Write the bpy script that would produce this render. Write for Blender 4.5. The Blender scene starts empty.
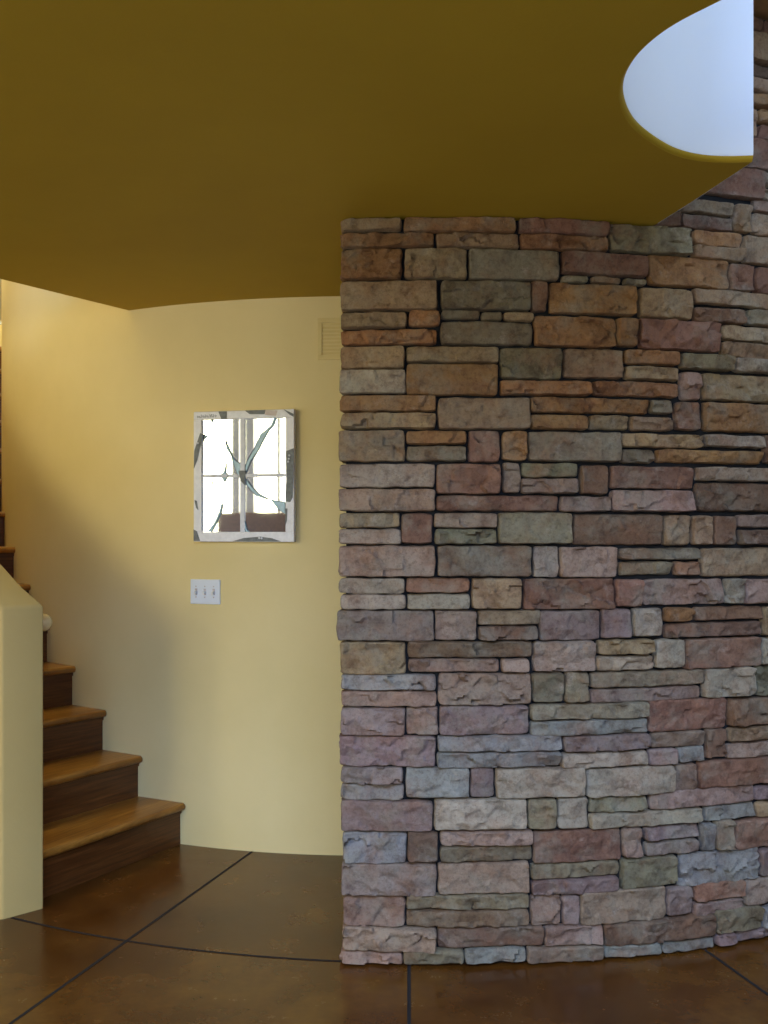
import bpy, bmesh, math, random
from mathutils import Vector, noise
R = math.radians
random.seed(7)
S = bpy.context.scene
C = S.collection
F = 960.0; HY = 530.0; EYE = 1.42
CX, CY = 0.17, 6.5            # centre of the round tower the walls and stairs wrap
CEIL = 2.44

def polar(th, r, z=0.0):      # th in degrees, 0 = towards the room, + = to the left
    return Vector((CX - r*math.sin(R(th)), CY - r*math.cos(R(th)), z))

# ---------------------------------------------------------------- materials
def newmat(name):
    m = bpy.data.materials.new(name); m.use_nodes = True
    nt = m.node_tree; b = nt.nodes['Principled BSDF']
    return m, nt, b
def N(nt, t, **kw):
    n = nt.nodes.new(t)
    for k, v in kw.items(): setattr(n, k, v)
    return n
def srgb(r, g, b):
    f = lambda c: (c/255/12.92) if c/255 <= .04045 else ((c/255+.055)/1.055)**2.4
    return (f(r), f(g), f(b), 1)
def noise_tex(nt, scale, detail=4, rough=.6, vec=None):
    n = N(nt, 'ShaderNodeTexNoise'); n.inputs['Scale'].default_value = scale
    n.inputs['Detail'].default_value = detail; n.inputs['Roughness'].default_value = rough
    if vec is None:
        tc = N(nt, 'ShaderNodeTexCoord'); vec = tc.outputs['Object']
    nt.links.new(vec, n.inputs['Vector'])
    return n
def ramp(nt, fac, stops):
    r = N(nt, 'ShaderNodeValToRGB'); e = r.color_ramp.elements
    while len(e) < len(stops): e.new(.5)
    for i, (p, c) in enumerate(stops): e[i].position = p; e[i].color = c
    nt.links.new(fac, r.inputs['Fac']); return r
def bump(nt, b, h, strength, dist):
    bp = N(nt, 'ShaderNodeBump'); bp.inputs['Strength'].default_value = strength
    bp.inputs['Distance'].default_value = dist
    nt.links.new(h, bp.inputs['Height']); nt.links.new(bp.outputs['Normal'], b.inputs['Normal'])
    return bp
def paint(name, c1, c2, rough=.75, bs=.25):
    m, nt, b = newmat(name)
    n = noise_tex(nt, 1.7, 5, .6)
    r = ramp(nt, n.outputs['Fac'], [(.35, c1), (.65, c2)])
    nt.links.new(r.outputs['Color'], b.inputs['Base Color'])
    b.inputs['Roughness'].default_value = rough
    n2 = noise_tex(nt, 90, 4, .65)
    bump(nt, b, n2.outputs['Fac'], bs, .002)
    return m
M = {}
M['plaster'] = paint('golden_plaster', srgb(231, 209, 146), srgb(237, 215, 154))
M['ceiling'] = paint('ceiling_shaded_yellow', srgb(184, 150, 22), srgb(190, 156, 26))  # the wall's yellow, with shade and golden floor bounce put into the colour
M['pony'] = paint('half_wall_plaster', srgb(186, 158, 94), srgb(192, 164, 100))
M['white'] = paint('white_plaster', srgb(236, 238, 240), srgb(240, 240, 240), .7, .1)
M['room'] = paint('room_plaster', srgb(205, 190, 150), srgb(212, 198, 160))
M['vent'] = paint('vent_enamel', srgb(226, 202, 134), srgb(230, 207, 142), .6, .02)

def floor_mat():
    m, nt, b = newmat('stained_concrete')
    n1 = noise_tex(nt, 1.3, 7, .65); n2 = noise_tex(nt, 7, 8, .7)
    r1 = ramp(nt, n1.outputs['Fac'], [(.3, srgb(64, 34, 10)), (.5, srgb(94, 57, 18)), (.72, srgb(122, 84, 30))])
    r2 = ramp(nt, n2.outputs['Fac'], [(.25, srgb(185, 160, 140)), (.65, srgb(255, 250, 240))])
    mx = N(nt, 'ShaderNodeMix', data_type='RGBA', blend_type='MULTIPLY'); mx.inputs['Factor'].default_value = .8
    nt.links.new(r1.outputs['Color'], mx.inputs['A']); nt.links.new(r2.outputs['Color'], mx.inputs['B'])
    nt.links.new(mx.outputs['Result'], b.inputs['Base Color'])
    rr = ramp(nt, n2.outputs['Fac'], [(.3, (.16,)*3+(1,)), (.7, (.3,)*3+(1,))])
    nt.links.new(rr.outputs['Color'], b.inputs['Roughness'])
    b.inputs['Specular IOR Level'].default_value = .5
    n3 = noise_tex(nt, 30, 5, .6)
    bump(nt, b, n3.outputs['Fac'], .12, .002)
    return m
M['floor'] = floor_mat()

def wood(name, dark, mid, light, rough):
    m, nt, b = newmat(name)
    tc = N(nt, 'ShaderNodeUVMap'); mp = N(nt, 'ShaderNodeMapping')
    mp.inputs['Scale'].default_value = (1.2, 26, 1)
    nt.links.new(tc.outputs['UV'], mp.inputs['Vector'])
    n = noise_tex(nt, 3.2, 8, .7, mp.outputs['Vector'])
    mp2 = N(nt, 'ShaderNodeMapping'); mp2.inputs['Scale'].default_value = (1, 5, 1)
    nt.links.new(tc.outputs['UV'], mp2.inputs['Vector'])
    n2 = noise_tex(nt, 2.5, 5, .6, mp2.outputs['Vector'])
    r = ramp(nt, n.outputs['Fac'], [(.3, dark), (.52, mid), (.72, light)])
    r2 = ramp(nt, n2.outputs['Fac'], [(.3, srgb(190, 170, 150)), (.7, srgb(255, 255, 255))])
    mx = N(nt, 'ShaderNodeMix', data_type='RGBA', blend_type='MULTIPLY'); mx.inputs['Factor'].default_value = .9
    nt.links.new(r.outputs['Color'], mx.inputs['A']); nt.links.new(r2.outputs['Color'], mx.inputs['B'])
    nt.links.new(mx.outputs['Result'], b.inputs['Base Color'])
    b.inputs['Roughness'].default_value = rough
    bump(nt, b, n.outputs['Fac'], .08, .001)
    return m
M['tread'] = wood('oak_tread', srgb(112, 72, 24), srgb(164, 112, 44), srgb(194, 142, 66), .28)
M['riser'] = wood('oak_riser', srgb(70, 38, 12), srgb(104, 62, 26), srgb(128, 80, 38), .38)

def stone_mat():
    m, nt, b = newmat('ledgestone')
    at = N(nt, 'ShaderNodeAttribute', attribute_name='Col')
    n1 = noise_tex(nt, 15, 8, .72)
    r1 = ramp(nt, n1.outputs['Fac'], [(.3, srgb(140, 108, 90)), (.5, srgb(235, 225, 215)), (.75, srgb(255, 255, 250))])
    mx = N(nt, 'ShaderNodeMix', data_type='RGBA', blend_type='MULTIPLY'); mx.inputs['Factor'].default_value = .8
    nt.links.new(at.outputs['Color'], mx.inputs['A']); nt.links.new(r1.outputs['Color'], mx.inputs['B'])
    # rusty and grey blotches
    n2 = noise_tex(nt, 8.3, 7, .68)
    f2 = ramp(nt, n2.outputs['Fac'], [(.48, (0, 0, 0, 1)), (.7, (.55, .55, .55, 1))])
    mx2 = N(nt, 'ShaderNodeMix', data_type='RGBA', blend_type='MIX')
    nt.links.new(f2.outputs['Color'], mx2.inputs['Factor'])
    nt.links.new(mx.outputs['Result'], mx2.inputs['A']); mx2.inputs['B'].default_value = srgb(140, 96, 66)
    tc = N(nt, 'ShaderNodeTexCoord'); mp = N(nt, 'ShaderNodeMapping'); mp.inputs['Location'].default_value = (7, 3, 11)
    nt.links.new(tc.outputs['Object'], mp.inputs['Vector'])
    n3 = noise_tex(nt, 7.5, 7, .68, mp.outputs['Vector'])
    f3 = ramp(nt, n3.outputs['Fac'], [(.48, (0, 0, 0, 1)), (.7, (.6, .6, .6, 1))])
    mx3 = N(nt, 'ShaderNodeMix', data_type='RGBA', blend_type='MIX')
    nt.links.new(f3.outputs['Color'], mx3.inputs['Factor'])
    nt.links.new(mx2.outputs['Result'], mx3.inputs['A']); mx3.inputs['B'].default_value = srgb(140, 134, 114)
    # pale scuffs
    n4 = noise_tex(nt, 16, 9, .75)
    f4 = ramp(nt, n4.outputs['Fac'], [(.56, (0, 0, 0, 1)), (.8, (.45, .45, .45, 1))])
    mx4 = N(nt, 'ShaderNodeMix', data_type='RGBA', blend_type='MIX')
    nt.links.new(f4.outputs['Color'], mx4.inputs['Factor'])
    nt.links.new(mx3.outputs['Result'], mx4.inputs['A']); mx4.inputs['B'].default_value = srgb(205, 188, 168)
    n6 = noise_tex(nt, 75, 6, .8)
    r6 = ramp(nt, n6.outputs['Fac'], [(.36, srgb(150, 136, 126)), (.5, srgb(245, 243, 240)), (.66, srgb(255, 255, 255))])
    mx5 = N(nt, 'ShaderNodeMix', data_type='RGBA', blend_type='MULTIPLY'); mx5.inputs['Factor'].default_value = .5
    nt.links.new(mx4.outputs['Result'], mx5.inputs['A']); nt.links.new(r6.outputs['Color'], mx5.inputs['B'])
    nt.links.new(mx5.outputs['Result'], b.inputs['Base Color'])
    b.inputs['Roughness'].default_value = .8
    b.inputs['Specular IOR Level'].default_value = .3
    n5 = noise_tex(nt, 55, 8, .75)
    bump(nt, b, n5.outputs['Fac'], .85, .009)
    return m
M['stone'] = stone_mat()

def plain(name, c, rough=.5, metal=0, ns=20, var=.12, bs=0):
    m, nt, b = newmat(name)
    n = noise_tex(nt, ns, 5, .6)
    lo = tuple(x*(1-var) for x in c[:3])+(1,); hi = tuple(min(1, x*(1+var)) for x in c[:3])+(1,)
    r = ramp(nt, n.outputs['Fac'], [(.35, lo), (.65, hi)])
    nt.links.new(r.outputs['Color'], b.inputs['Base Color'])
    b.inputs['Roughness'].default_value = rough; b.inputs['Metallic'].default_value = metal
    if bs: bump(nt, b, n.outputs['Fac'], bs, .002)
    return m
M['mortar'] = plain('dark_mortar', srgb(20, 18, 17), .95, 0, 40, .3, .5)
M['joint'] = plain('joint_groove', srgb(22, 16, 12), .9)
M['switch'] = plain('switch_plastic', srgb(226, 232, 240), .3, 0, 10, .02)
M['slot'] = plain('switch_slot', srgb(196, 186, 186), .5)
M['toggle'] = plain('switch_toggle', srgb(225, 225, 222), .35)
M['frame'] = plain('chipped_white_paint', srgb(246, 244, 244), .6, 0, 45, .06, .3)
M['muntin'] = plain('muntin_paint', srgb(225, 226, 232), .5, 0, 60, .1)
M['grey'] = plain('grey_slate_chip', srgb(112, 116, 116), .55, 0, 60, .25, .3)
M['beige'] = plain('beige_chip', srgb(212, 196, 184), .6, 0, 60, .1)
M['lead'] = plain('lead_line', srgb(58, 70, 96), .5)
M['blueglass'] = plain('blue_shard_glass', srgb(160, 196, 214), .35, 0, 80, .15)
M['ink'] = plain('ink', srgb(40, 38, 40), .7)
M['bead'] = plain('pearl_bead', srgb(245, 245, 245), .2)
M['mirror'] = plain('silver_mirror', (.93, .95, .96, 1), .02, 1, 3, .01)
M['ball'] = plain('turned_cream_ball', srgb(222, 196, 140), .22, 0, 8, .06)
M['metal'] = plain('brushed_steel', srgb(120, 110, 100), .35, .9)
M['winframe'] = plain('window_frame_paint', srgb(150, 152, 166), .5)
M['timber'] = plain('dark_timber', srgb(96, 66, 52), .5, 0, 30, .25)
M['soffit'] = plain('soffit_board', srgb(170, 130, 84), .7)

# ---------------------------------------------------------------- helpers
def link(name, bm, mat, parent=None, smooth=False, mats=None):
    me = bpy.data.meshes.new(name)
    bmesh.ops.recalc_face_normals(bm, faces=bm.faces[:])
    bm.to_mesh(me); bm.free()
    for mm in (mats or [mat]): me.materials.append(mm)
    if smooth:
        for p in me.polygons: p.use_smooth = True
    o = bpy.data.objects.new(name, me); C.objects.link(o)
    if parent: o.parent = parent
    return o
def struct(o):
    o['kind'] = 'structure'; return o
def empty(name, loc, rz=0.0):
    o = bpy.data.objects.new(name, None); C.objects.link(o)
    o.location = loc; o.rotation_euler = (0, 0, rz); o.empty_display_size = .05
    return o
def tag(o, label, cat, group=None):
    o['label'] = label; o['category'] = cat
    if group: o['group'] = group
    return o
def box(bm, x0, x1, y0, y1, z0, z1, bev=0, mi=0):
    vs = [bm.verts.new((x, y, z)) for x in (x0, x1) for y in (y0, y1) for z in (z0, z1)]
    idx = [(0,1,3,2),(4,6,7,5),(0,4,5,1),(2,3,7,6),(0,2,6,4),(1,5,7,3)]
    fs = [bm.faces.new([vs[i] for i in f]) for f in idx]
    for f in fs: f.material_index = mi
    if bev:
        es = list({e for f in fs for e in f.edges})
        bmesh.ops.bevel(bm, geom=es, offset=bev, segments=2, affect='EDGES', profile=.5)
def arc_wall(bm, thetas, rin, rout, z0, z1):   # rin/rout/z functions of th
    rings = []
    for th in thetas:
        a, b_, lo, hi = rin(th), rout(th), z0(th), z1(th)
        rings.append([bm.verts.new(polar(th, a, lo)), bm.verts.new(polar(th, b_, lo)),
                      bm.verts.new(polar(th, b_, hi)), bm.verts.new(polar(th, a, hi))])
    for i in range(len(rings)-1):
        p, q = rings[i], rings[i+1]
        for k in range(4):
            bm.faces.new((p[k], p[(k+1) % 4], q[(k+1) % 4], q[k]))
    e0 = bm.faces.new(rings[0]); bm.faces.new(rings[-1][::-1])
    return rings
def frange(a, b, n): return [a+(b-a)*i/n for i in range(n+1)]
def prism(bm, pts, y0, y1, mi=0):   # polygon in local x,z extruded in y
    a = [bm.verts.new((x, y0, z)) for x, z in pts]; b_ = [bm.verts.new((x, y1, z)) for x, z in pts]
    f = [bm.faces.new(a), bm.faces.new(b_[::-1])]
    n = len(pts)
    for i in range(n): f.append(bm.faces.new((a[i], b_[i], b_[(i+1) % n], a[(i+1) % n])))
    for q in f: q.material_index = mi
def tube(bm, pts, r, seg=8, closed=False):
    pts = [Vector(p) for p in pts]; rings = []
    for i, p in enumerate(pts):
        if closed: d = pts[(i+1) % len(pts)]-pts[i-1]
        else: d = pts[min(i+1, len(pts)-1)]-pts[max(i-1, 0)]
        if d.length < 1e-9: d = Vector((1, 0, 0))
        d.normalize(); up = Vector((0, 0, 1)) if abs(d.z) < .9 else Vector((0, 1, 0))
        a = d.cross(up).normalized(); b_ = d.cross(a)
        rings.append([bm.verts.new(p+r*(math.cos(2*math.pi*k/seg)*a+math.sin(2*math.pi*k/seg)*b_)) for k in range(seg)])
    n = len(rings)
    for i in range(n if closed else n-1):
        p, q = rings[i], rings[(i+1) % n]
        for k in range(seg): bm.faces.new((p[k], p[(k+1) % seg], q[(k+1) % seg], q[k]))
    if not closed: bm.faces.new(rings[0]); bm.faces.new(rings[-1][::-1])

def Rw(th):                       # plan of the inner yellow wall
    t = max(-10, min(60, th)); return 2.30+.0044*max(t, 0)+.001*min(t, 0)

# ---------------------------------------------------------------- floor
X0, X1, Y0, Y1 = -6.2, 5.2, -1.6, 10.5
bm = bmesh.new()
box(bm, X0-.15, X1+.15, Y0-.15, Y1+.15, -.12, 0)
fl = struct(link('floor', bm, M['floor']))
# saw-cut joints of the slab (thin dark grooves)
def joint(name, pts, w):
    bm = bmesh.new(); L = []
    for i, p in enumerate(pts):
        d = (pts[min(i+1, len(pts)-1)]-pts[max(i-1, 0)]).normalized(); s = Vector((-d.y, d.x, 0))*w
        L.append([bm.verts.new(p+s+Vector((0,0,.0012))), bm.verts.new(p+Vector((0,0,.0002))), bm.verts.new(p-s+Vector((0,0,.0012)))])
    for a, b_ in zip(L, L[1:]):
        for k in range(2): bm.faces.new((a[k], a[k+1], b_[k+1], b_[k]))
    o = link(name, bm, M['joint'], fl); return o
for th, r0 in ((18.4, 2.36), (1.5, 3.37), (-15.7, 3.37), (-33, 3.37)):
    joint('control_joint', [polar(th, r) for r in frange(r0, 7.2, 6)], .0055)
joint('control_joint', [polar(th, 3.355) for th in frange(5.3, 27.2, 40)], .005)

# ---------------------------------------------------------------- walls
def wall_arc(name, mat, ths, rin, rout, z0, z1, bev=0):
    bm = bmesh.new(); arc_wall(bm, ths, rin, rout, z0, z1)
    if bev:
        bm.edges.ensure_lookup_table()
        es = [e for e in bm.edges if len(e.link_faces) == 2 and e.link_faces[0].normal.angle(e.link_faces[1].normal, 0) > R(50)]
        bmesh.ops.recalc_face_normals(bm, faces=bm.faces[:])
        bmesh.ops.bevel(bm, geom=es, offset=bev, segments=4, affect='EDGES', profile=.5)
    o = link(name, bm, mat, smooth=True)
    try: o.data.set_sharp_from_angle(angle=R(35))
    except Exception: pass
    return struct(o)
wall_arc('wall_back', M['plaster'], frange(-75, 135, 150), lambda t: Rw(t)-.16, Rw, lambda t: 0, lambda t: 5.2)
# stairwell half wall
PS = 26.9
def hp(t): return 1.135+.041*(t-PS)
bm = bmesh.new()
rings = []
ths = [None]+frange(28.5, 72, 40)
for i, t in enumerate(ths):
    if t is None:
        a = Vector((-1.275, 3.606, 0)); b_ = Vector((-1.394, 3.497, 0)); h = 1.137
    else:
        a = polar(t, 3.235); b_ = polar(t, 3.39); h = hp(t)
    rings.append([bm.verts.new(a), bm.verts.new(b_), bm.verts.new(b_+Vector((0, 0, h))), bm.verts.new(a+Vector((0, 0, h)))])
for p, q in zip(rings, rings[1:]):
    for k in range(4): bm.faces.new((p[k], p[(k+1) % 4], q[(k+1) % 4], q[k]))
bm.faces.new(rings[0]); bm.faces.new(rings[-1][::-1])
bmesh.ops.recalc_face_normals(bm, faces=bm.faces[:])
es = [e for e in bm.edges if len(e.link_faces) == 2 and e.calc_face_angle(0) > R(40) and min(v.co.z for v in e.verts) > -1 and max(v.co.z for v in e.verts) > .01]
bmesh.ops.bevel(bm, geom=es, offset=.012, segments=4, affect='EDGES', profile=.5)
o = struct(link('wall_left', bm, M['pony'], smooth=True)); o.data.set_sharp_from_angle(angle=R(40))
# outer stairwell wall further round, with a high window
wall_arc('wall_stairwell', M['room'], frange(72, 135, 50), lambda t: 3.25, lambda t: 3.40, lambda t: 0, lambda t: 3.0)
wall_arc('wall_stairwell_top', M['room'], frange(72, 135, 50), lambda t: 3.25, lambda t: 3.40, lambda t: 4.7, lambda t: 5.2)
wall_arc('wall_upper_landing', M['room'], frange(34, 88, 40), lambda t: 3.42, lambda t: 3.55, lambda t: 2.74, lambda t: 5.2)
bm = bmesh.new()
for t in frange(88, 135, 5):
    tube(bm, [polar(t, 3.32, 3.0), polar(t, 3.32, 4.7)], .025, 6)
tube(bm, [polar(t, 3.32, 3.02) for t in frange(88, 135, 20)], .03, 6)
struct(link('window_3', bm, M['winframe']))
# cross wall closing the passage behind the tower
bm = bmesh.new()
for th in (-74, 134):
    vs = [polar(th, 2.2), polar(th, 3.5), polar(th, 3.5, 5.2), polar(th, 2.2, 5.2)]
    bm.faces.new([bm.verts.new(v) for v in vs]); 
bmesh.ops.solidify(bm, geom=bm.faces[:], thickness=.1)
struct(link('wall_passage_end', bm, M['room']))

# outer shell of the room with its window openings
def wall_with_openings(name, axis, pos, t, a0, a1, z1, ops, mat):
    # axis 'y': wall at y=pos spanning x ; axis 'x': wall at x=pos spanning y
    bm = bmesh.new()
    def B(u0, u1, z0, zz):
        if u1-u0 < 1e-4 or zz-z0 < 1e-4: return
        if axis == 'y': box(bm, u0, u1, pos, pos+t, z0, zz)
        else: box(bm, pos, pos+t, u0, u1, z0, zz)
    cur = a0; cols = {}
    for (u0, u1, z0, zz) in sorted(ops): cols.setdefault((u0, u1), []).append((z0, zz))
    for (u0, u1) in sorted(cols):
        B(cur, u0, 0, z1); lo = 0
        for z0, zz in cols[(u0, u1)]: B(u0, u1, lo, z0); lo = zz
        B(u0, u1, lo, z1); cur = u1
    B(cur, a1, 0, z1)
    return struct(link(name, bm, mat))
W1 = (-6.0, -3.2, 1.25, 2.95); W2 = (-1.5, 1.5, .1, 1.5); W6 = (-1.5, 1.5, 2.9, 5.0); W3 = (-.6, 2.2, .5, 2.2); W4 = (-.8, 2.6, 2.95, 4.6)
wall_with_openings('wall_front', 'y', Y0-.15, .15, X0, X1, 5.2, [W1, W2, (-1.5, 1.5, 2.9, 5.0)], M['room'])
wall_with_openings('wall_west', 'x', X0-.15, .15, Y0-.15, Y1, 5.2, [W3], M['room'])
wall_with_openings('wall_east', 'x', X1, .15, Y0-.15, Y1, 5.2, [W4], M['room'])
wall_with_openings('wall_rear', 'y', Y1, .15, X0-.15, X1+.15, 5.2, [], M['room'])
def window(name, axis, pos, w, posts, rails):
    u0, u1, z0, z1 = w; bm = bmesh.new(); t = .045
    def B(a, b_, c, d, dep=.06):
        if axis == 'y': box(bm, a, b_, pos-dep/2, pos+dep/2, c, d)
        else: box(bm, pos-dep/2, pos+dep/2, a, b_, c, d)
    B(u0, u0+t, z0, z1); B(u1-t, u1, z0, z1); B(u0+t, u1-t, z0, z0+t); B(u0+t, u1-t, z1-t, z1)
    for p, hw in posts: B(p-hw, p+hw, z0+t, z1-t, .08)
    for z in rails: B(u0+t, u1-t, z-.02, z+.02, .05)
    return struct(link(name, bm, M['winframe']))
w1 = window('window_1', 'y', Y0-.06, W1, [(-4.80, .05), (-4.60, .06), (-4.2, .02)], [])
bm = bmesh.new(); box(bm, -4.9, -3.75, Y0-.1, Y0+.2, 1.26, 1.62, .01)
link('window_sill', bm, M['timber'], w1)
window('window_2', 'y', Y0-.06, W2, [(-.5, .04), (.5, .04)], [])
window('added_window_6', 'y', Y0-.06, W6, [(0, .04)], [])  # unseen upper window, added to let cool light onto the lower walls
window('window_4', 'x', X0-.06, W3, [(.8, .04)], [1.4])
window('window_5', 'x', X1+.06, W4, [(.9, .04)], [])

# ---------------------------------------------------------------- ceiling slab with stairwell and light-well openings
tip = Vector((1.020, 2.655, 0))
def ceil_pt(x, y):            # a point of the 2.44 m ceiling measured from the camera station
    Y = F*(CEIL-EYE)/(HY-y); return ((x-384)/F*Y, Y)
LIPPX = [(712, 162.5), (678, 156.7), (653.4, 144.4), (629, 125), (618.5, 100), (620.4, 81), (632.6, 58.7), (653.4, 39), (678, 22), (722, 0)]
ctrl = [(1.020, 2.660)]+[ceil_pt(*p) for p in LIPPX]+[(.80, 1.66), (1.02, 1.56)]
def catmull(pts, n):
    out = []
    P = [pts[0]]+pts+[pts[-1]]
    for i in range(1, len(P)-2):
        p0, p1, p2, p3 = [Vector((q[0], q[1], 0)) for q in P[i-1:i+3]]
        for k in range(n):
            t = k/n
            out.append(.5*((2*p1)+(p2-p0)*t+(2*p0-5*p1+4*p2-p3)*t*t+(3*p1-p0-3*p2+p3)*t**3))
    out.append(Vector((pts[-1][0], pts[-1][1], 0))); return out
bite = catmull(ctrl, 6)
for _ in range(6):            # fair the curve
    bite = [bite[0]]+[(bite[i-1]+bite[i]*2+bite[i+1])/4 for i in range(1, len(bite)-1)]+[bite[-1]]
hole_l = [polar(-12.6, 3.27), polar(-12.6, 3.6)] + bite + [Vector((3.9, 1.3, 0)), Vector((3.9, 5.0, 0))] + [polar(t, 3.27) for t in frange(-66, -14, 20)]
hole_s = [polar(t, 2.2) for t in frange(33.6, 131, 40)] + [polar(t, 3.42) for t in frange(131, 33.6, 40)]
outer = [Vector((X0, .95, 0)), Vector((X1, .95, 0)), Vector((X1, Y1, 0)), Vector((X0, Y1, 0))]
bm = bmesh.new(); loops = []
for lp in (outer, hole_l, hole_s):
    vs = [bm.verts.new((p.x, p.y, CEIL)) for p in lp]
    for i in range(len(vs)): bm.edges.new((vs[i], vs[(i+1) % len(vs)]))
    loops.append(lp)
bmesh.ops.triangle_fill(bm, edges=bm.edges[:], use_beauty=True, normal=(0, 0, -1))
ret = bmesh.ops.extrude_face_region(bm, geom=bm.faces[:])
bmesh.ops.translate(bm, vec=(0, 0, .29), verts=[v for v in ret['geom'] if isinstance(v, bmesh.types.BMVert)])
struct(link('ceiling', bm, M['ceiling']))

# curved white upstand of the light well, its rounded lip keeping the ceiling's shaded yellow
path = [polar(-12.6, 3.27), polar(-12.6, 3.6)] + bite
def offset_path(path, d):
    out = []
    for i, p in enumerate(path):
        t = (path[min(i+1, len(path)-1)]-path[max(i-1, 0)]).normalized()
        out.append(p + Vector((-t.y, t.x, 0))*d)
    return out
prof = [(-.10, CEIL+.05), (-.10, 4.0), (.0, 4.0), (.012, 3.98), (.012, CEIL+.026), (.0105, CEIL+.014), (.007, CEIL+.006), (.001, CEIL+.001), (-.003, CEIL+.0005), (-.003, CEIL+.05)]
# d>0 is towards the opening: the opening lies on the left of the path direction reversed, so flip sign
def sweep(prof, path, sgn):
    bm = bmesh.new(); cols = []
    for d, z in prof:
        cols.append([bm.verts.new((p.x, p.y, z)) for p in offset_path(path, d*sgn)])
    n = len(prof)
    for j in range(n):
        a, b_ = cols[j], cols[(j+1) % n]
        for i in range(len(path)-1):
            f = bm.faces.new((a[i], a[i+1], b_[i+1], b_[i]))
            f.material_index = 1 if prof[j][1] < CEIL+.02 and prof[(j+1) % n][1] < CEIL+.04 else 0
    bm.faces.new([c[0] for c in cols]); bm.faces.new([c[-1] for c in cols][::-1])
    return bm
# two runs so the tip keeps a crisp arris
bm = sweep(prof, bite, 1)
o = struct(link('wall_light_well', bm, None, smooth=True, mats=[M['white'], M['ceiling']])); o.data.set_sharp_from_angle(angle=R(40))
bm = sweep([(-.0, CEIL+.004), (-.0, 4.0), (.10, 4.0), (.10, CEIL+.004)], [polar(-12.75, 3.27), polar(-12.75, 3.6), polar(-12.6, 3.90)], -1)
struct(link('wall_light_well_return', bm, M['white']))

# roof high above with a skylight opening
bm = bmesh.new()
sk = (1.1, 2.9, .6, 2.5)
box(bm, X0-.15, sk[0], Y0-.15, Y1+.15, 5.2, 5.35); box(bm, sk[1], X1+.15, Y0-.15, Y1+.15, 5.2, 5.35)
box(bm, sk[0], sk[1], Y0-.15, sk[2], 5.2, 5.35); box(bm, sk[0], sk[1], sk[3], Y1+.15, 5.2, 5.35)
struct(link('ceiling_upper', bm, M['white']))
# soffit over the top of the stone wall
bm = bmesh.new(); arc_wall(bm, frange(-12.9, -60, 30), lambda t: 3.2, lambda t: 3.92, lambda t: 3.2, lambda t: 3.35)
struct(link('trim_1', bm, M['soffit']))
wall_arc('wall_above_stone', M['room'], frange(-12.9, -66, 30), lambda t: 3.1, lambda t: 3.3, lambda t: 3.35, lambda t: 5.2)

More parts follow.
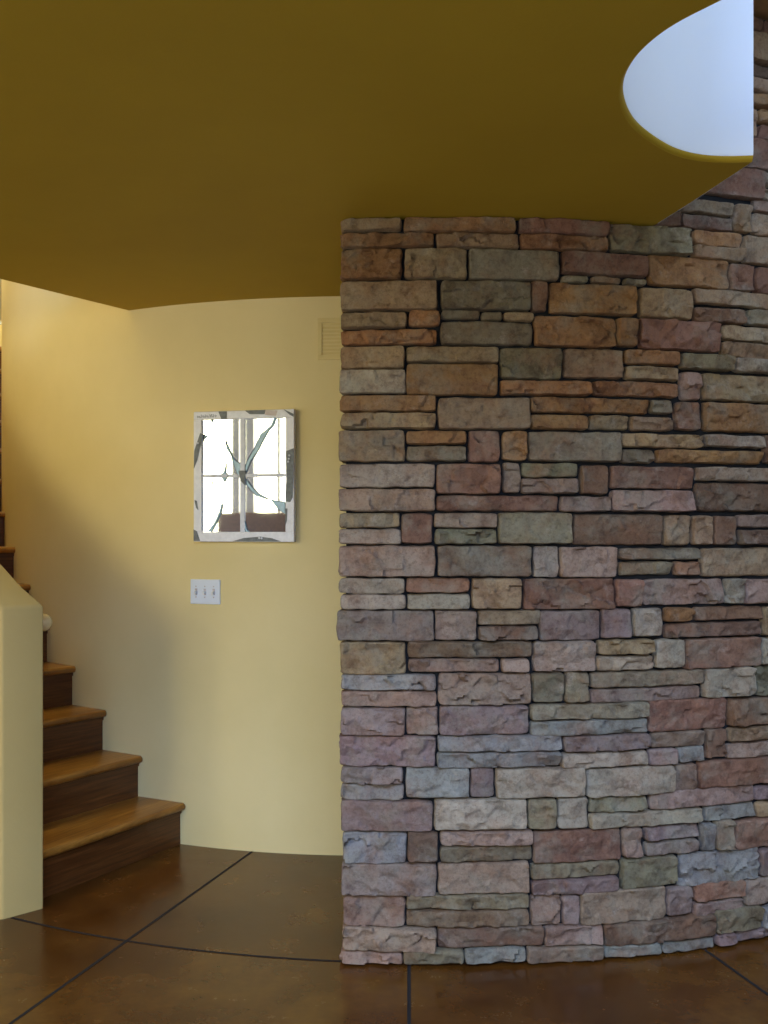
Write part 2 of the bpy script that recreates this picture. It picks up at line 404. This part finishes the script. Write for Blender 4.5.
# ---------------------------------------------------------------- stone wall
PAL = {'o': (162,122,80), 't': (162,138,106), 'g': (138,128,102), 'r': (144,108,86), 'p': (160,136,118),
       'm': (150,130,122), 'l': (176,162,140), 'b': (150,148,140), 'd': (120,96,76)}
T = {'A': (328,200), 'B': (544,200), 'C': (328,390), 'D': (544,390), 'E': (328,580), 'F': (544,580), 'G': (328,770), 'H': (544,770)}
ST = """A 45 250 53 103 t;A 258 648 55 106 o;A 657 968 60 113 r;A 45 364 106 158 o;A 370 660 108 160 t;A 663 964 115 167 o;B 232 510 82 180 g;
B 515 690 104 154 o;B 515 690 156 205 t;B 692 850 124 222 t;B 380 472 36 90 d;B 476 655 48 100 d;B 476 655 -4 46 t;B 656 722 12 108 o;B 724 850 46 122 t;B 724 850 0 44 r;
A 43 252 162 268 o;A 262 476 162 266 t;A 483 795 166 270 g;B 62 360 178 256 r;B 62 158 254 281 g;B 165 273 258 284 o;B 277 359 264 290 g;B 365 640 190 298 o;B 643 725 214 312 r;B 728 850 232 322 r;
A 42 375 274 376 t;A 388 696 277 375 g;A 700 755 274 380 r;B 22 322 284 390 o;B 330 516 300 405 t;B 520 850 310 364 t;B 520 698 367 422 r;B 700 850 378 434 g;
A 43 270 382 437 t;A 274 383 378 430 o;A 43 375 440 493 o;A 388 524 378 404 g;A 526 600 382 410 g;A 605 706 384 412 t;A 388 706 414 494 g;A 712 990 397 500 o;B 252 325 402 502 o;B 330 612 407 515 r;B 614 850 432 486 t;B 614 850 489 542 t;
A 43 263 499 577 t;A 40 267 580 662 l;A 268 588 500 556 t;A 268 583 562 668 o;A 592 805 506 612 g;B 72 278 507 610 t;B 282 470 512 564 o;B 282 470 567 618 t;B 475 655 524 582 g;B 658 850 542 594 l;
A 592 903 617 668 o;B 173 468 621 673 o;B 474 545 586 686 p;B 548 850 597 692 t;
C 43 372 16 72 o;C 378 694 26 133 t;C 43 370 76 132 t;C 697 1105 26 78 o;D 368 450 30 82 g;C 697 893 84 134 o;D 157 295 86 136 t;D 297 448 88 140 t;D 455 546 38 138 r;D 552 850 44 145 o;
C 36 263 138 244 t;C 268 475 138 186 o;C 268 477 190 243 g;C 483 592 138 246 r;C 600 685 140 240 o;C 690 1005 142 244 g;D 267 552 148 198 t;D 267 385 201 252 g;D 556 762 152 198 l;D 390 754 203 252 o;D 765 850 152 252 r;
C 38 368 252 333 l;C 373 592 252 356 r;C 602 661 248 353 p;C 665 860 250 298 g;C 663 863 302 354 p;D 127 226 256 358 r;D 232 522 260 338 r;D 527 850 264 314 l;D 527 850 318 418 d;D 236 522 342 418 p;
C 36 368 338 415 p;C 373 795 361 415 r;D 58 235 363 417 p;
C 36 246 422 472 t;C 36 250 476 529 l;C 252 360 422 527 r;C 365 584 421 473 p;C 367 580 477 529 g;C 585 842 420 528 g;D 105 410 425 532 d;D 413 509 428 533 t;D 513 586 428 534 t;D 587 670 430 534 r;D 672 850 426 473 p;D 676 850 477 532 d;
C 36 368 534 641 p;C 376 699 535 640 g;C 707 793 535 642 l;D 55 258 538 644 p;D 260 546 540 584 g;D 260 448 587 636 g;D 450 542 588 638 r;D 546 850 540 640 t;
E 38 263 -5 47 l;E 268 487 -5 45 r;E 42 266 50 102 l;E 270 489 49 102 l;E 494 667 -5 101 t;E 672 983 -5 102 r;F 247 345 -5 94 r;F 345 622 -5 86 p;F 625 690 -5 84 l;F 695 850 -5 82 p;
E 28 364 106 210 m;E 368 510 106 206 p;E 514 735 105 155 t;E 518 722 158 208 d;E 728 938 106 208 m;F 203 304 98 201 m;F 308 412 96 196 l;F 418 518 93 146 o;F 522 760 90 140 r;F 420 755 145 198 d;F 757 850 90 190 t;
E 43 266 214 325 t;E 273 703 213 268 d;E 273 590 271 318 p;E 594 694 271 318 p;E 706 922 212 316 l;F 185 376 204 257 t;F 183 380 261 313 l;F 383 487 203 304 l;F 488 748 199 304 r;F 752 850 194 292 l;
E 45 370 326 380 b;E 45 372 383 434 p;E 378 700 322 430 p;E 703 812 320 422 g;F 75 159 317 422 g;F 161 552 313 367 g;F 161 545 370 420 m;F 552 730 300 403 l;F 734 850 294 398 g;
E 43 265 440 533 m;E 268 378 437 534 p;E 383 692 434 533 m;E 697 1102 425 478 g;E 697 1098 481 532 b;F 362 636 408 520 r;F 638 850 402 498 r;F 637 850 501 552 t;
E 38 369 537 643 m;E 377 805 535 590 b;E 374 800 593 646 b;F 67 368 532 588 m;F 371 560 520 577 p;F 563 634 512 614 r;F 636 850 555 608 p;F 62 360 591 643 l;F 362 463 580 638 m;F 464 560 571 630 b;
G 43 256 -6 48 m;G 43 262 52 106 b;G 266 486 -5 97 b;G 490 572 -3 98 m;G 578 883 -5 98 l;H 146 450 -9 88 l;H 452 533 -18 76 p;H 535 850 -40 56 r;
G 43 359 109 216 m;G 364 684 102 208 l;G 688 785 101 205 g;H 49 156 97 205 l;H 160 360 92 148 g;H 366 728 66 128 p;H 730 850 54 104 m;H 160 552 144 196 l;H 555 733 119 173 b;H 735 850 108 160 t;
G 50 268 218 323 b;G 273 378 216 317 d;G 386 705 213 262 p;G 386 703 265 318 g;G 707 1010 211 318 r;H 274 342 200 303 p;H 348 540 191 242 m;H 348 537 244 294 m;H 542 590 182 284 b;H 592 657 172 276 g;H 660 850 166 268 r;
G 45 372 324 435 m;G 377 694 324 428 p;G 699 1005 321 374 g;G 699 1000 377 428 m;H 268 466 301 407 g;H 470 745 278 394 b;H 747 850 268 364 m;
G 50 264 438 541 p;G 270 693 432 482 g;G 268 690 486 537 d;G 697 802 432 536 p;H 66 125 430 536 m;H 125 424 411 528 p;H 426 516 403 502 m;H 519 693 384 446 r;H 519 693 449 498 p;H 696 850 368 460 p;
G 48 370 544 624 p;G 377 742 541 614 d;G 744 945 536 603 p;H 208 590 515 592 d;H 592 752 473 556 g;
G 43 255 628 672 p;G 257 467 620 668 g;G 470 681 618 664 b;G 685 946 608 660 p;H 208 404 598 642 b;H 406 588 584 624 b;H 592 665 560 606 m;H 667 850 545 592 m;H 755 850 464 542 b"""
RS = 3.384; RM = 3.354
def px2wall(x, y, r=RS):
    k = (x-384)/F                      # ray X = k*Y ; find the near hit with the circle
    a = 1+k*k; b_ = -2*(k*CX+CY); c = CX*CX+CY*CY-r*r
    Y = (-b_-math.sqrt(b_*b_-4*a*c))/(2*a); X = k*Y
    return math.degrees(math.atan2(CX-X, CY-Y)), EYE-(y-HY)/F*Y
stones = []
for s in ST.replace('\n', '').split(';'):
    q = s.split(); ox, oy = T[q[0]]; x0, x1, y0, y1 = [float(v)/3.4286 for v in q[1:5]]
    x0 += ox; x1 += ox; y0 += oy; y1 += oy; xm = (x0+x1)/2
    t0 = px2wall(x0, 500)[0]; t1 = px2wall(x1, 500)[0]
    stones.append((t0, t1, px2wall(xm, y1)[1], px2wall(xm, y0)[1], q[5]))
tedge = px2wall(340, 500)[0]
stones = [(a, b_, max(h0, .004), (min(h1, 2.4395) if a > -12.0 else h1), c) for a, b_, h0, h1, c in stones]
rnd = random.Random(11)
def fill(tL, tR, z0, z1, pal):          # coursed filling for the parts the frame does not show
    z = z0
    while z < z1-.03:
        h = min(rnd.choice((.052, .056, .1, .107, .108)), z1-z)
        if z1-z-h < .04: h = z1-z
        t = tL
        while t > tR+.4:
            w = rnd.uniform(2.2, 5.4)
            if t-w < tR+1.6: w = t-tR
            if h > .09 and rnd.random() < .35:
                stones.append((t, t-w, z+.002, z+h/2-.002, rnd.choice(pal))); stones.append((t, t-w, z+h/2+.002, z+h-.002, rnd.choice(pal)))
            else: stones.append((t, t-w, z+.002, z+h-.002, rnd.choice(pal)))
            t -= w+.06
        z += h
tR_edge = px2wall(544+850/3.4286, 500)[0]
fill(tR_edge-.06, -62, .004, 2.45, 'otgrplmd')
fill(-12.5, tR_edge, 2.558, 3.19, 'otrrod')
fill(tR_edge-.06, -62, 2.455, 3.19, 'otrrod')

def stone_block(bm, cl, place, w, h, col, seed, prot, nose_left=0):
    # place(u, v, d) -> world ; u in 0..w, v in 0..h ; d outward depth
    step = .0065
    def grid(L):
        n = max(3, int(round((L-.016)/step)))
        return [0, .0016, .0045, .009]+[.009+(L-.018)*i/n for i in range(1, n)]+[L-.009, L-.0045, L-.0016, L]
    us, vs = grid(w), grid(h)
    tilt_u = rnd.uniform(-.006, .006); tilt_v = rnd.uniform(-.006, .006)
    off = Vector((seed*3.71, seed*1.93, seed*.77))
    rr = rnd.uniform(.0022, .005)
    jag = rnd.uniform(.5, 1.3)
    G = []
    for u in us:
        row = []
        for v in vs:
            du = min(u, w-u); dv = min(v, h-v)
            # rounded chipped outline
            wob = noise.noise(Vector((u*28, v*28, 0))+off)*.0028
            uu, vv = u, v
            f_ = max(0, 1-du/.02); uu += wob*f_*1.6*(1 if u < w/2 else -1)
            g_ = max(0, 1-dv/.02); vv += noise.noise(Vector((u*24, v*24, 5))+off)*.0035*g_*(1 if v < h/2 else -1)
            cr = max(0, 1-math.hypot(du, dv)/.013)
            uu += cr*.003*(1 if u < w/2 else -1); vv += cr*.003*(1 if v < h/2 else -1)
            d1 = min(1, du/rr); d2 = min(1, dv/rr)
            e = math.sqrt(max(0, 1-(1-d1)**2))*math.sqrt(max(0, 1-(1-d2)**2))
            P = Vector((u, v, 0))+off
            n1 = noise.noise(P*9)*.009
            n2 = noise.noise(P*26)*.0042+noise.noise(P*60)*.0016
            qv = Vector((u*13, v*21, 0))+off+Vector((n1*60, n2*90, 0))
            fd, fp = noise.voronoi(qv)           # each chip of the split face is its own tilted plane
            q_ = qv-fp[0]
            hx = math.sin(fp[0].x*127.1+fp[0].y*311.7)*43758.5; hy = math.sin(fp[0].x*269.5+fp[0].y*183.3)*43758.5
            hx -= math.floor(hx); hy -= math.floor(hy)
            n3 = ((hx*2-1)*q_.x/13*.20+(hy*2-1)*q_.y/21*.40)*jag
            d = prot+tilt_u*(u/w-.5)*2+tilt_v*(v/h-.5)*2+n1+n2*jag+n3
            dd = max(.002, d)*e
            row.append(bm.verts.new(place(uu, vv, dd)))
        G.append(row)
    for i in range(len(us)-1):
        for j in range(len(vs)-1):
            f = bm.faces.new((G[i][j], G[i+1][j], G[i+1][j+1], G[i][j+1]))
            f.smooth = True
            for lp in f.loops: lp[cl] = col
bm = bmesh.new(); cl = bm.loops.layers.float_color.new('Col')
def colour(c):
    r, g, b_ = PAL[c]; k = rnd.uniform(.9, 1.07)
    j = lambda v: max(0, min(255, v*k+rnd.uniform(-3, 3)))
    return srgb(j(r), j(g), j(b_))
left_rows = []
for i, (ta, tb, h0, h1, c) in enumerate(stones):
    col = colour(c)
    g = -.0005 if ta > -6 else (.0004 if ta > -10 else .0013)
    w = R(ta-tb)*RS-2*g; h = h1-h0-2*g
    if h < .012 or w < .012: continue
    prot = rnd.uniform(.020, .036)
    isleft = ta > tedge-.75 and ta < 8
    def place(u, v, d, ta=ta, h0=h0):
        return polar(ta-math.degrees((g+u)/RS), RM+d, h0+g+v)
    stone_block(bm, cl, place, w, h, col, i+1, prot)
    if isleft: left_rows.append((ta, h0, h1, col, prot, i))
# return face of the wall end, corner pieces of the same stones
RE = .36
for ta, h0, h1, col, prot, i in left_rows:
    base_t = ta
    cut = rnd.choice((.16, .22, .36))
    segs = [(0, cut)] + ([(cut+.004, RE)] if cut < RE-.02 else [])
    for k, (a, b_) in enumerate(segs):
        cc = col if k == 0 else colour(rnd.choice('tpglo'))
        def place(u, v, d, a=a, h0=h0, ta=ta):
            rr = RM+.016-a-u
            return polar(ta-.1, rr, h0+.002+v)+Vector((-math.cos(R(ta)), math.sin(R(ta)), 0))*(d*.35)
        stone_block(bm, cl, place, b_-a-.003, h1-h0-.004, cc, 400+i+k*50, .02)
stone = struct(link('wall_right', bm, M['stone'])); stone.data.set_sharp_from_angle(angle=R(60))
# mortar core
bm = bmesh.new()
arc_wall(bm, frange(tedge-.28, -66, 120), lambda t: RM-RE, lambda t: RM+.001, lambda t: 0, lambda t: (2.437 if t > -12.9 else 3.2))
for f in bm.faces: f.smooth = False
link('mortar', bm, M['mortar'], stone)

# ---------------------------------------------------------------- staircase
stair = empty('staircase', polar(28, 2.8))
tag(stair, 'curved wooden staircase with glossy oak treads winding up around the yellow round wall', 'staircase')
org = stair.location
RIS = .19; STEP = 4.72; RO = 3.232
def add_uv(o, mode):
    me = o.data; uv = me.uv_layers.new(name='UVMap')
    for lp in me.loops:
        co = me.vertices[lp.vertex_index].co+Vector(org)
        dx, dy = CX-co.x, CY-co.y; r = math.hypot(dx, dy); th = math.atan2(dx, dy)
        uv.data[lp.index].uv = (r, th*3.0) if mode == 't' else (r, co.z)
SK = {1:-1.3, 2:-.45, 3:.1, 4:.6}
def ang(k, ths, r):
    return ths + SK.get(k, 1.1)*(RO-r)/(RO-2.4)
def tread(k):
    ths = 28.0+STEP*(k-1); the = ths+STEP+1.0
    z = RIS*k; t = .032; ov = .030
    # section across the tread: nosing half round at the front
    sec = []
    for a in frange(-90, -270, 8):
        sec.append((-ov+.016+.016*math.cos(R(a)) , z-t/2+.016*math.sin(R(a))))
    bm = bmesh.new(); rows = []
    rs = frange(0, 1, 10)
    for q in rs:
        row = []
        for d, zz in sec + [('end', z), ('end', z-t)]:
            if d == 'end': th = the; r = Rw(th)+.001+(RO-Rw(th)-.001)*q; p = polar(th, r, zz)
            else:
                r = Rw(ths)+.001+(RO-Rw(ths)-.001)*q
                p = polar(ang(k, ths, r), r, zz)+Vector((-math.cos(R(ths)), math.sin(R(ths)), 0))*d
            row.append(bm.verts.new(p-org))
        rows.append(row)
    n = len(rows[0])
    for a, b_ in zip(rows, rows[1:]):
        for j in range(n): bm.faces.new((a[j], a[(j+1) % n], b_[(j+1) % n], b_[j]))
    bm.faces.new(rows[0]); bm.faces.new(rows[-1][::-1])
    o = link('tread', bm, M['tread'], stair, smooth=True); o.data.set_sharp_from_angle(angle=R(40)); add_uv(o, 't')
def riser(k):
    ths = 28.0+STEP*(k-1); z0 = RIS*(k-1); z1 = RIS*k-.030
    bm = bmesh.new()
    for (za, zb, d0) in ((z0, z1, 0), (z1-.018, z1, -.008)):
        a = []
        for r in (Rw(ths)+.001, RO):
            for d in (d0, .02):
                for zz in (za, zb):
                    a.append(bm.verts.new(polar(ang(k, ths, r), r, zz)+Vector((-math.cos(R(ths)), math.sin(R(ths)), 0))*d-org))
        for f in [(0,1,3,2),(4,6,7,5),(0,4,5,1),(2,3,7,6),(0,2,6,4),(1,5,7,3)]: bm.faces.new([a[i] for i in f])
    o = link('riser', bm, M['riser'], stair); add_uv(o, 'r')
for k in range(1, 15): riser(k); tread(k)

# handrail with a ball finial on the inside face of the half wall
rail = empty('handrail', polar(28, 3.17, 1.06))
tag(rail, 'stair handrail ending in a cream ball, showing from behind the half wall', 'handrail')
ro = rail.location
bx = Vector((-1.318, 3.712, 1.062))
bm = bmesh.new(); bmesh.ops.create_uvsphere(bm, u_segments=32, v_segments=20, radius=.034)
bmesh.ops.translate(bm, vec=bx-ro, verts=bm.verts[:])
link('ball_finial', bm, M['ball'], rail, smooth=True)
bm = bmesh.new()
pts = [bx-ro]+[polar(t, 3.175, 1.062+.0405*(t-28.2))-ro for t in frange(29, 80, 40)]
tube(bm, pts, .02, 12); link('rail', bm, M['riser'], rail, smooth=True)
for t in (34, 48, 62, 76):
    bm = bmesh.new(); z = 1.062+.0405*(t-28.2)
    tube(bm, [polar(t, 3.24, z-.06)-ro, polar(t, 3.19, z-.06)-ro, polar(t, 3.175, z-.01)-ro], .007, 8)
    link('bracket', bm, M['metal'], rail, smooth=True)

# ---------------------------------------------------------------- things on the yellow wall
def wall_hit(x):
    k = (x-384)/F; best = None
    for i in range(0, 5000):
        th = i*.01; p = polar(th, Rw(th))
        e = abs(p.x-k*p.y)
        if best is None or e < best[0]: best = (e, th, p)
    return best[1], best[2]
def wall_frame(x, y):
    th, p = wall_hit(x)
    q0, q1 = polar(th+.3, Rw(th+.3)), polar(th-.3, Rw(th-.3))
    t = (q1-q0).normalized()                       # local +x, to the right
    rz = math.atan2(t.y, t.x)
    z = EYE-(y-HY)/F*p.y
    return Vector((p.x, p.y, z)), rz, p.y

# framed mirror; local x right, y into the wall, z up
mx0, my0, ms = 170, 380, 4.267
cx_, cy_ = 244.7, 476.5; ucx_fix = 1.2
mp_, mrz, mD = wall_frame(cx_, cy_)
mirror = empty('window_frame_mirror', mp_+Vector((math.sin(mrz), -math.cos(mrz), 0))*.016, mrz)
tag(mirror, 'square-paned mirror in a chipped white window frame with broken glass shards on the yellow wall', 'mirror')
kx = mD/F/math.cos(mrz)*1.03/ms; kz = mD/F/ms
ucx, ucy = (cx_-ucx_fix-mx0)*ms, (cy_-my0)*ms
def L(x, y): return ((x-ucx)*kx, -(y-ucy)*kz)
def rect(bm, x0, y0, x1, y1, d0, d1, bev=.002):
    a, b_ = L(x0, y1), L(x1, y0); box(bm, a[0], b_[0], d0, d1, a[1], b_[1], bev)
fx0, fx1, fy0, fy1 = 103, 531, 133, 690; gx0, gx1, gy0, gy1 = 138, 495, 168, 648
bm = bmesh.new()
rect(bm, fx0, fy0, fx1, gy0, -.012, .014, .003); rect(bm, fx0, gy1, fx1, fy1, -.012, .014, .003)
rect(bm, fx0, gy0, gx0, gy1, -.012, .014, .003); rect(bm, gx1, gy0, fx1, gy1, -.012, .014, .003)
link('frame', bm, M['frame'], mirror)
bm = bmesh.new(); rect(bm, gx0-3, gy0-3, gx1+3, gy1+3, .0, .006, 0); link('mirror_glass', bm, M['mirror'], mirror)
bm = bmesh.new(); rect(bm, 302, gy0, 322, gy1, -.006, .001, .0015); rect(bm, gx0, 402, 302, 416, -.005, .001, .0015); rect(bm, 322, 402, gx1, 416, -.005, .001, .0015)
link('muntin', bm, M['muntin'], mirror)
def poly(bm, pts, d0, d1): prism(bm, [L(*p) for p in pts], d0, d1)
chips = [[(212,135),(247,135),(248,167),(224,167)], [(325,134),(412,134),(408,152),(345,150)], [(487,133),(530,154),(530,166),(514,158)],
         [(133,225),(145,230),(120,340),(105,375),(107,300)], [(108,512),(118,515),(124,555),(115,545)], [(104,638),(118,645),(132,687),(104,687)],
         [(498,310),(530,298),(530,410),(525,505),(515,523),(497,520),(494,490),(503,430),(499,370)], [(496,550),(504,550),(502,600),(496,620)],
         [(272,688),(320,674),(390,668),(440,675),(478,688)]]
for c in chips:
    bm = bmesh.new(); poly(bm, c, -.0145, -.0115); link('slate_chip', bm, M['grey'], mirror)
bm = bmesh.new(); poly(bm, [(412,135),(462,138),(455,160),(410,155)], -.014, -.0115); link('beige_chip', bm, M['beige'], mirror)
shards = [[(454,168),(444,200),(422,222),(392,275),(382,298),(345,350),(328,395),(322,375),(332,345),(362,295),(376,262),(388,236),(432,200),(446,168)],
          [(237,245),(244,272),(258,300),(272,335),(292,352),(308,360),(322,360),(320,415),(296,415),(284,392),(274,360),(262,320),(243,292)],
          [(243,350),(240,395),(251,406),(234,437),(222,415),(212,405),(230,396)],
          [(328,425),(350,455),(380,485),(412,503),(430,512),(405,508),(370,495),(345,470),(328,445)],
          [(430,510),(460,518),(491,522),(491,572),(465,555),(445,530)],
          [(228,525),(222,560),(200,610),(180,648),(162,645),(190,610),(210,570),(219,535)],
          [(303,520),(315,580),(332,640),(345,650),(325,648),(308,590)],
          [(147,232),(160,236),(148,250)], [(176,168),(184,168),(179,185)], [(172,440),(186,434),(180,443)]]
for c in shards:
    bm = bmesh.new(); poly(bm, c, -.004, -.0005); s = link('glass_shard', bm, M['blueglass'], mirror)
    bm = bmesh.new(); tube(bm, [(*[L(*p)[0]], -.0045, L(*p)[1]) for p in c], .0015, 5, True); link('lead_outline', bm, M['lead'], s)
bm = bmesh.new(); poly(bm, [(296,388),(326,388),(322,450),(304,430)], -.009, -.0055); link('slate_chip', bm, M['grey'], mirror)
# crack lines
for c in ([(218,530),(240,505),(256,488)], [(195,518),(220,535)], [(432,640),(425,665)]):
    bm = bmesh.new(); tube(bm, [(L(*p)[0], -.0012, L(*p)[1]) for p in c], .0006, 4); link('crack', bm, M['lead'], mirror)
# pearl beads on the chips
for (x, y) in ((124, 268), (513, 328), (511, 342), (509, 354), (387, 674), (397, 675)):
    bm = bmesh.new(); bmesh.ops.create_uvsphere(bm, u_segments=10, v_segments=8, radius=.0048)
    a = L(x, y); bmesh.ops.translate(bm, vec=(a[0], -.0165, a[1]), verts=bm.verts[:]); link('bead', bm, M['bead'], mirror, smooth=True)
# handwritten scribble along the top left of the frame
bm = bmesh.new(); r2 = random.Random(3); x = 120
while x < 206:
    hgt = r2.uniform(8, 14); base = 160-(x-120)*.02
    p = [(x, base-hgt), (x+r2.uniform(1, 4), base), (x+r2.uniform(4, 7), base-hgt*r2.uniform(.3, 1))]
    tube(bm, [(L(*q)[0], -.0125, L(*q)[1]) for q in p], .0011, 4)
    x += r2.uniform(7, 10)
link('handwriting', bm, M['ink'], mirror)

# triple light switch
sp, srz, sD = wall_frame(205.6, 591.7)
sw = empty('light_switch', sp, srz)
tag(sw, 'white three-toggle light switch plate on the yellow wall below the mirror', 'light switch')
hw = 15.6*sD/F/math.cos(srz)*1.0; hh = 12.4*sD/F
bm = bmesh.new(); box(bm, -hw, hw, -.007, .004, -hh, hh, .003); link('plate', bm, M['switch'], sw)
for i in (-1, 0, 1):
    u = i*hw*.6
    bm = bmesh.new(); box(bm, u-.0062, u+.0062, -.0082, -.006, -.014, .014, .0006); s = link('toggle_slot', bm, M['slot'], sw)
    bm = bmesh.new(); prism(bm, [(-.0045, -.006), (.0045, -.006), (.0045, .006), (-.0045, .006)], -.012, 0)
    for v in bm.verts:
        if v.co.y < -.006: v.co.z -= .007; v.co.y -= .004; v.co.x *= .85
        v.co.x += u; v.co.y -= .006
    link('toggle', bm, M['toggle'], sw)
    for dz in (.024, -.024):
        bm = bmesh.new(); bmesh.ops.create_cone(bm, cap_ends=True, segments=12, radius1=.0032, radius2=.0028, depth=.002)
        for v in bm.verts: v.co = Vector((u+v.co.x, -.0078+v.co.z*1, dz*1.0+v.co.y))
        link('screw', bm, M['slot'], sw)

# air vent by the stone wall
va, vrz, vD = wall_frame(334, 339)
vent = empty('air_vent', va, vrz)
tag(vent, 'painted louvred air vent high on the yellow wall, half hidden by the stones', 'vent')
w0 = -16.5*vD/F; w1_ = .22; hz = 21*vD/F
bm = bmesh.new(); t = .020
box(bm, w0, w1_, -.005, .03, hz-t, hz, .002); box(bm, w0, w1_, -.005, .03, -hz, -hz+t, .002)
box(bm, w0, w0+t, -.005, .03, -hz+t, hz-t, .002); box(bm, w1_-t, w1_, -.005, .03, -hz+t, hz-t, .002)
link('frame', bm, M['vent'], vent)
bm = bmesh.new(); box(bm, w0+t, w1_-t, .001, .03, -hz+t, hz-t); link('backing', bm, M['vent'], vent)
n = 9
for i in range(n):
    z = -hz+t+(i+.5)*(2*hz-2*t)/n
    bm = bmesh.new(); prism(bm, [(0, 0)]*0 or [(w0+t, z-.004), (w1_-t, z-.004), (w1_-t, z+.006), (w0+t, z+.006)], -.002, .001)
    for v in bm.verts:
        if v.co.z > z: v.co.y += .0018
        else: v.co.y -= .0006
    link('louvre', bm, M['vent'], vent)

# ---------------------------------------------------------------- lights
def area(name, loc, target, sx, sy, power, col, spread=180):
    l = bpy.data.lights.new(name, 'AREA'); l.shape = 'RECTANGLE'; l.size = sx; l.size_y = sy
    l.energy = power; l.color = col; l.spread = R(spread)
    o = bpy.data.objects.new(name, l); C.objects.link(o); o.location = loc
    o.rotation_euler = (Vector(target)-Vector(loc)).to_track_quat('-Z', 'Y').to_euler(); return o
area('daylight_window_1', (-4.6, Y0-.3, 2.2), (-4.6, 5, 2.2), 3.0, 2.0, 215, (1.0, .90, .50))
area('daylight_window_2', (0, Y0-.3, .8), (0, 5, .8), 3.2, 1.5, 30, (.36, .56, 1.0))
area('added_cool_light', (0, Y0-.3, 4.0), (0, 5, 1.2), 3.2, 2.1, 430, (.35, .54, 1.0))  # added blue source; the slab edge grades it stronger towards the floor
area('daylight_window_4', (X0-.3, .8, 1.4), (5, .8, 1.4), 2.9, 1.8, 40, (.85, .93, 1.0))
area('daylight_window_5', (X1+.35, .9, 3.8), (1.0, 2.2, 3.2), 3.4, 1.7, 14, (.30, .54, 1.0))
area('skylight', (2.0, 1.55, 5.4), (2.0, 1.55, 0), 1.7, 1.8, 44, (.30, .52, 1.0))
area('stairwell_window', polar(110, 3.6, 3.9), polar(70, 2.8, 2.4), 2.2, 1.6, 70, (1.0, .98, .60))
area('stairwell_fill', polar(58, 2.95, 5.1), polar(50, 2.9, 0), .8, 1.6, 34, (1.0, .98, .50))  # added fill lamp under the closed roof, brightens the upper stair wall

w = bpy.data.worlds.new('sky'); S.world = w; w.use_nodes = True
bg = w.node_tree.nodes['Background']
bg.inputs['Color'].default_value = (.75, .87, 1, 1); bg.inputs['Strength'].default_value = 1.6

# ---------------------------------------------------------------- camera
cam = bpy.data.cameras.new('camera'); co = bpy.data.objects.new('camera', cam); C.objects.link(co)
co.location = (0, 0, EYE); co.rotation_euler = (R(90), 0, 0)
cam.sensor_fit = 'VERTICAL'; cam.sensor_height = 24; cam.sensor_width = 18
cam.lens = F/1024*24; cam.shift_y = (HY-512)/1024; cam.clip_start = .05
S.camera = co
vs = S.view_settings
S.display_settings.display_device = 'sRGB'
vs.view_transform = 'Standard'; vs.look = 'None'; vs.gamma = 1; vs.use_curve_mapping = False
vs.exposure = 0.25
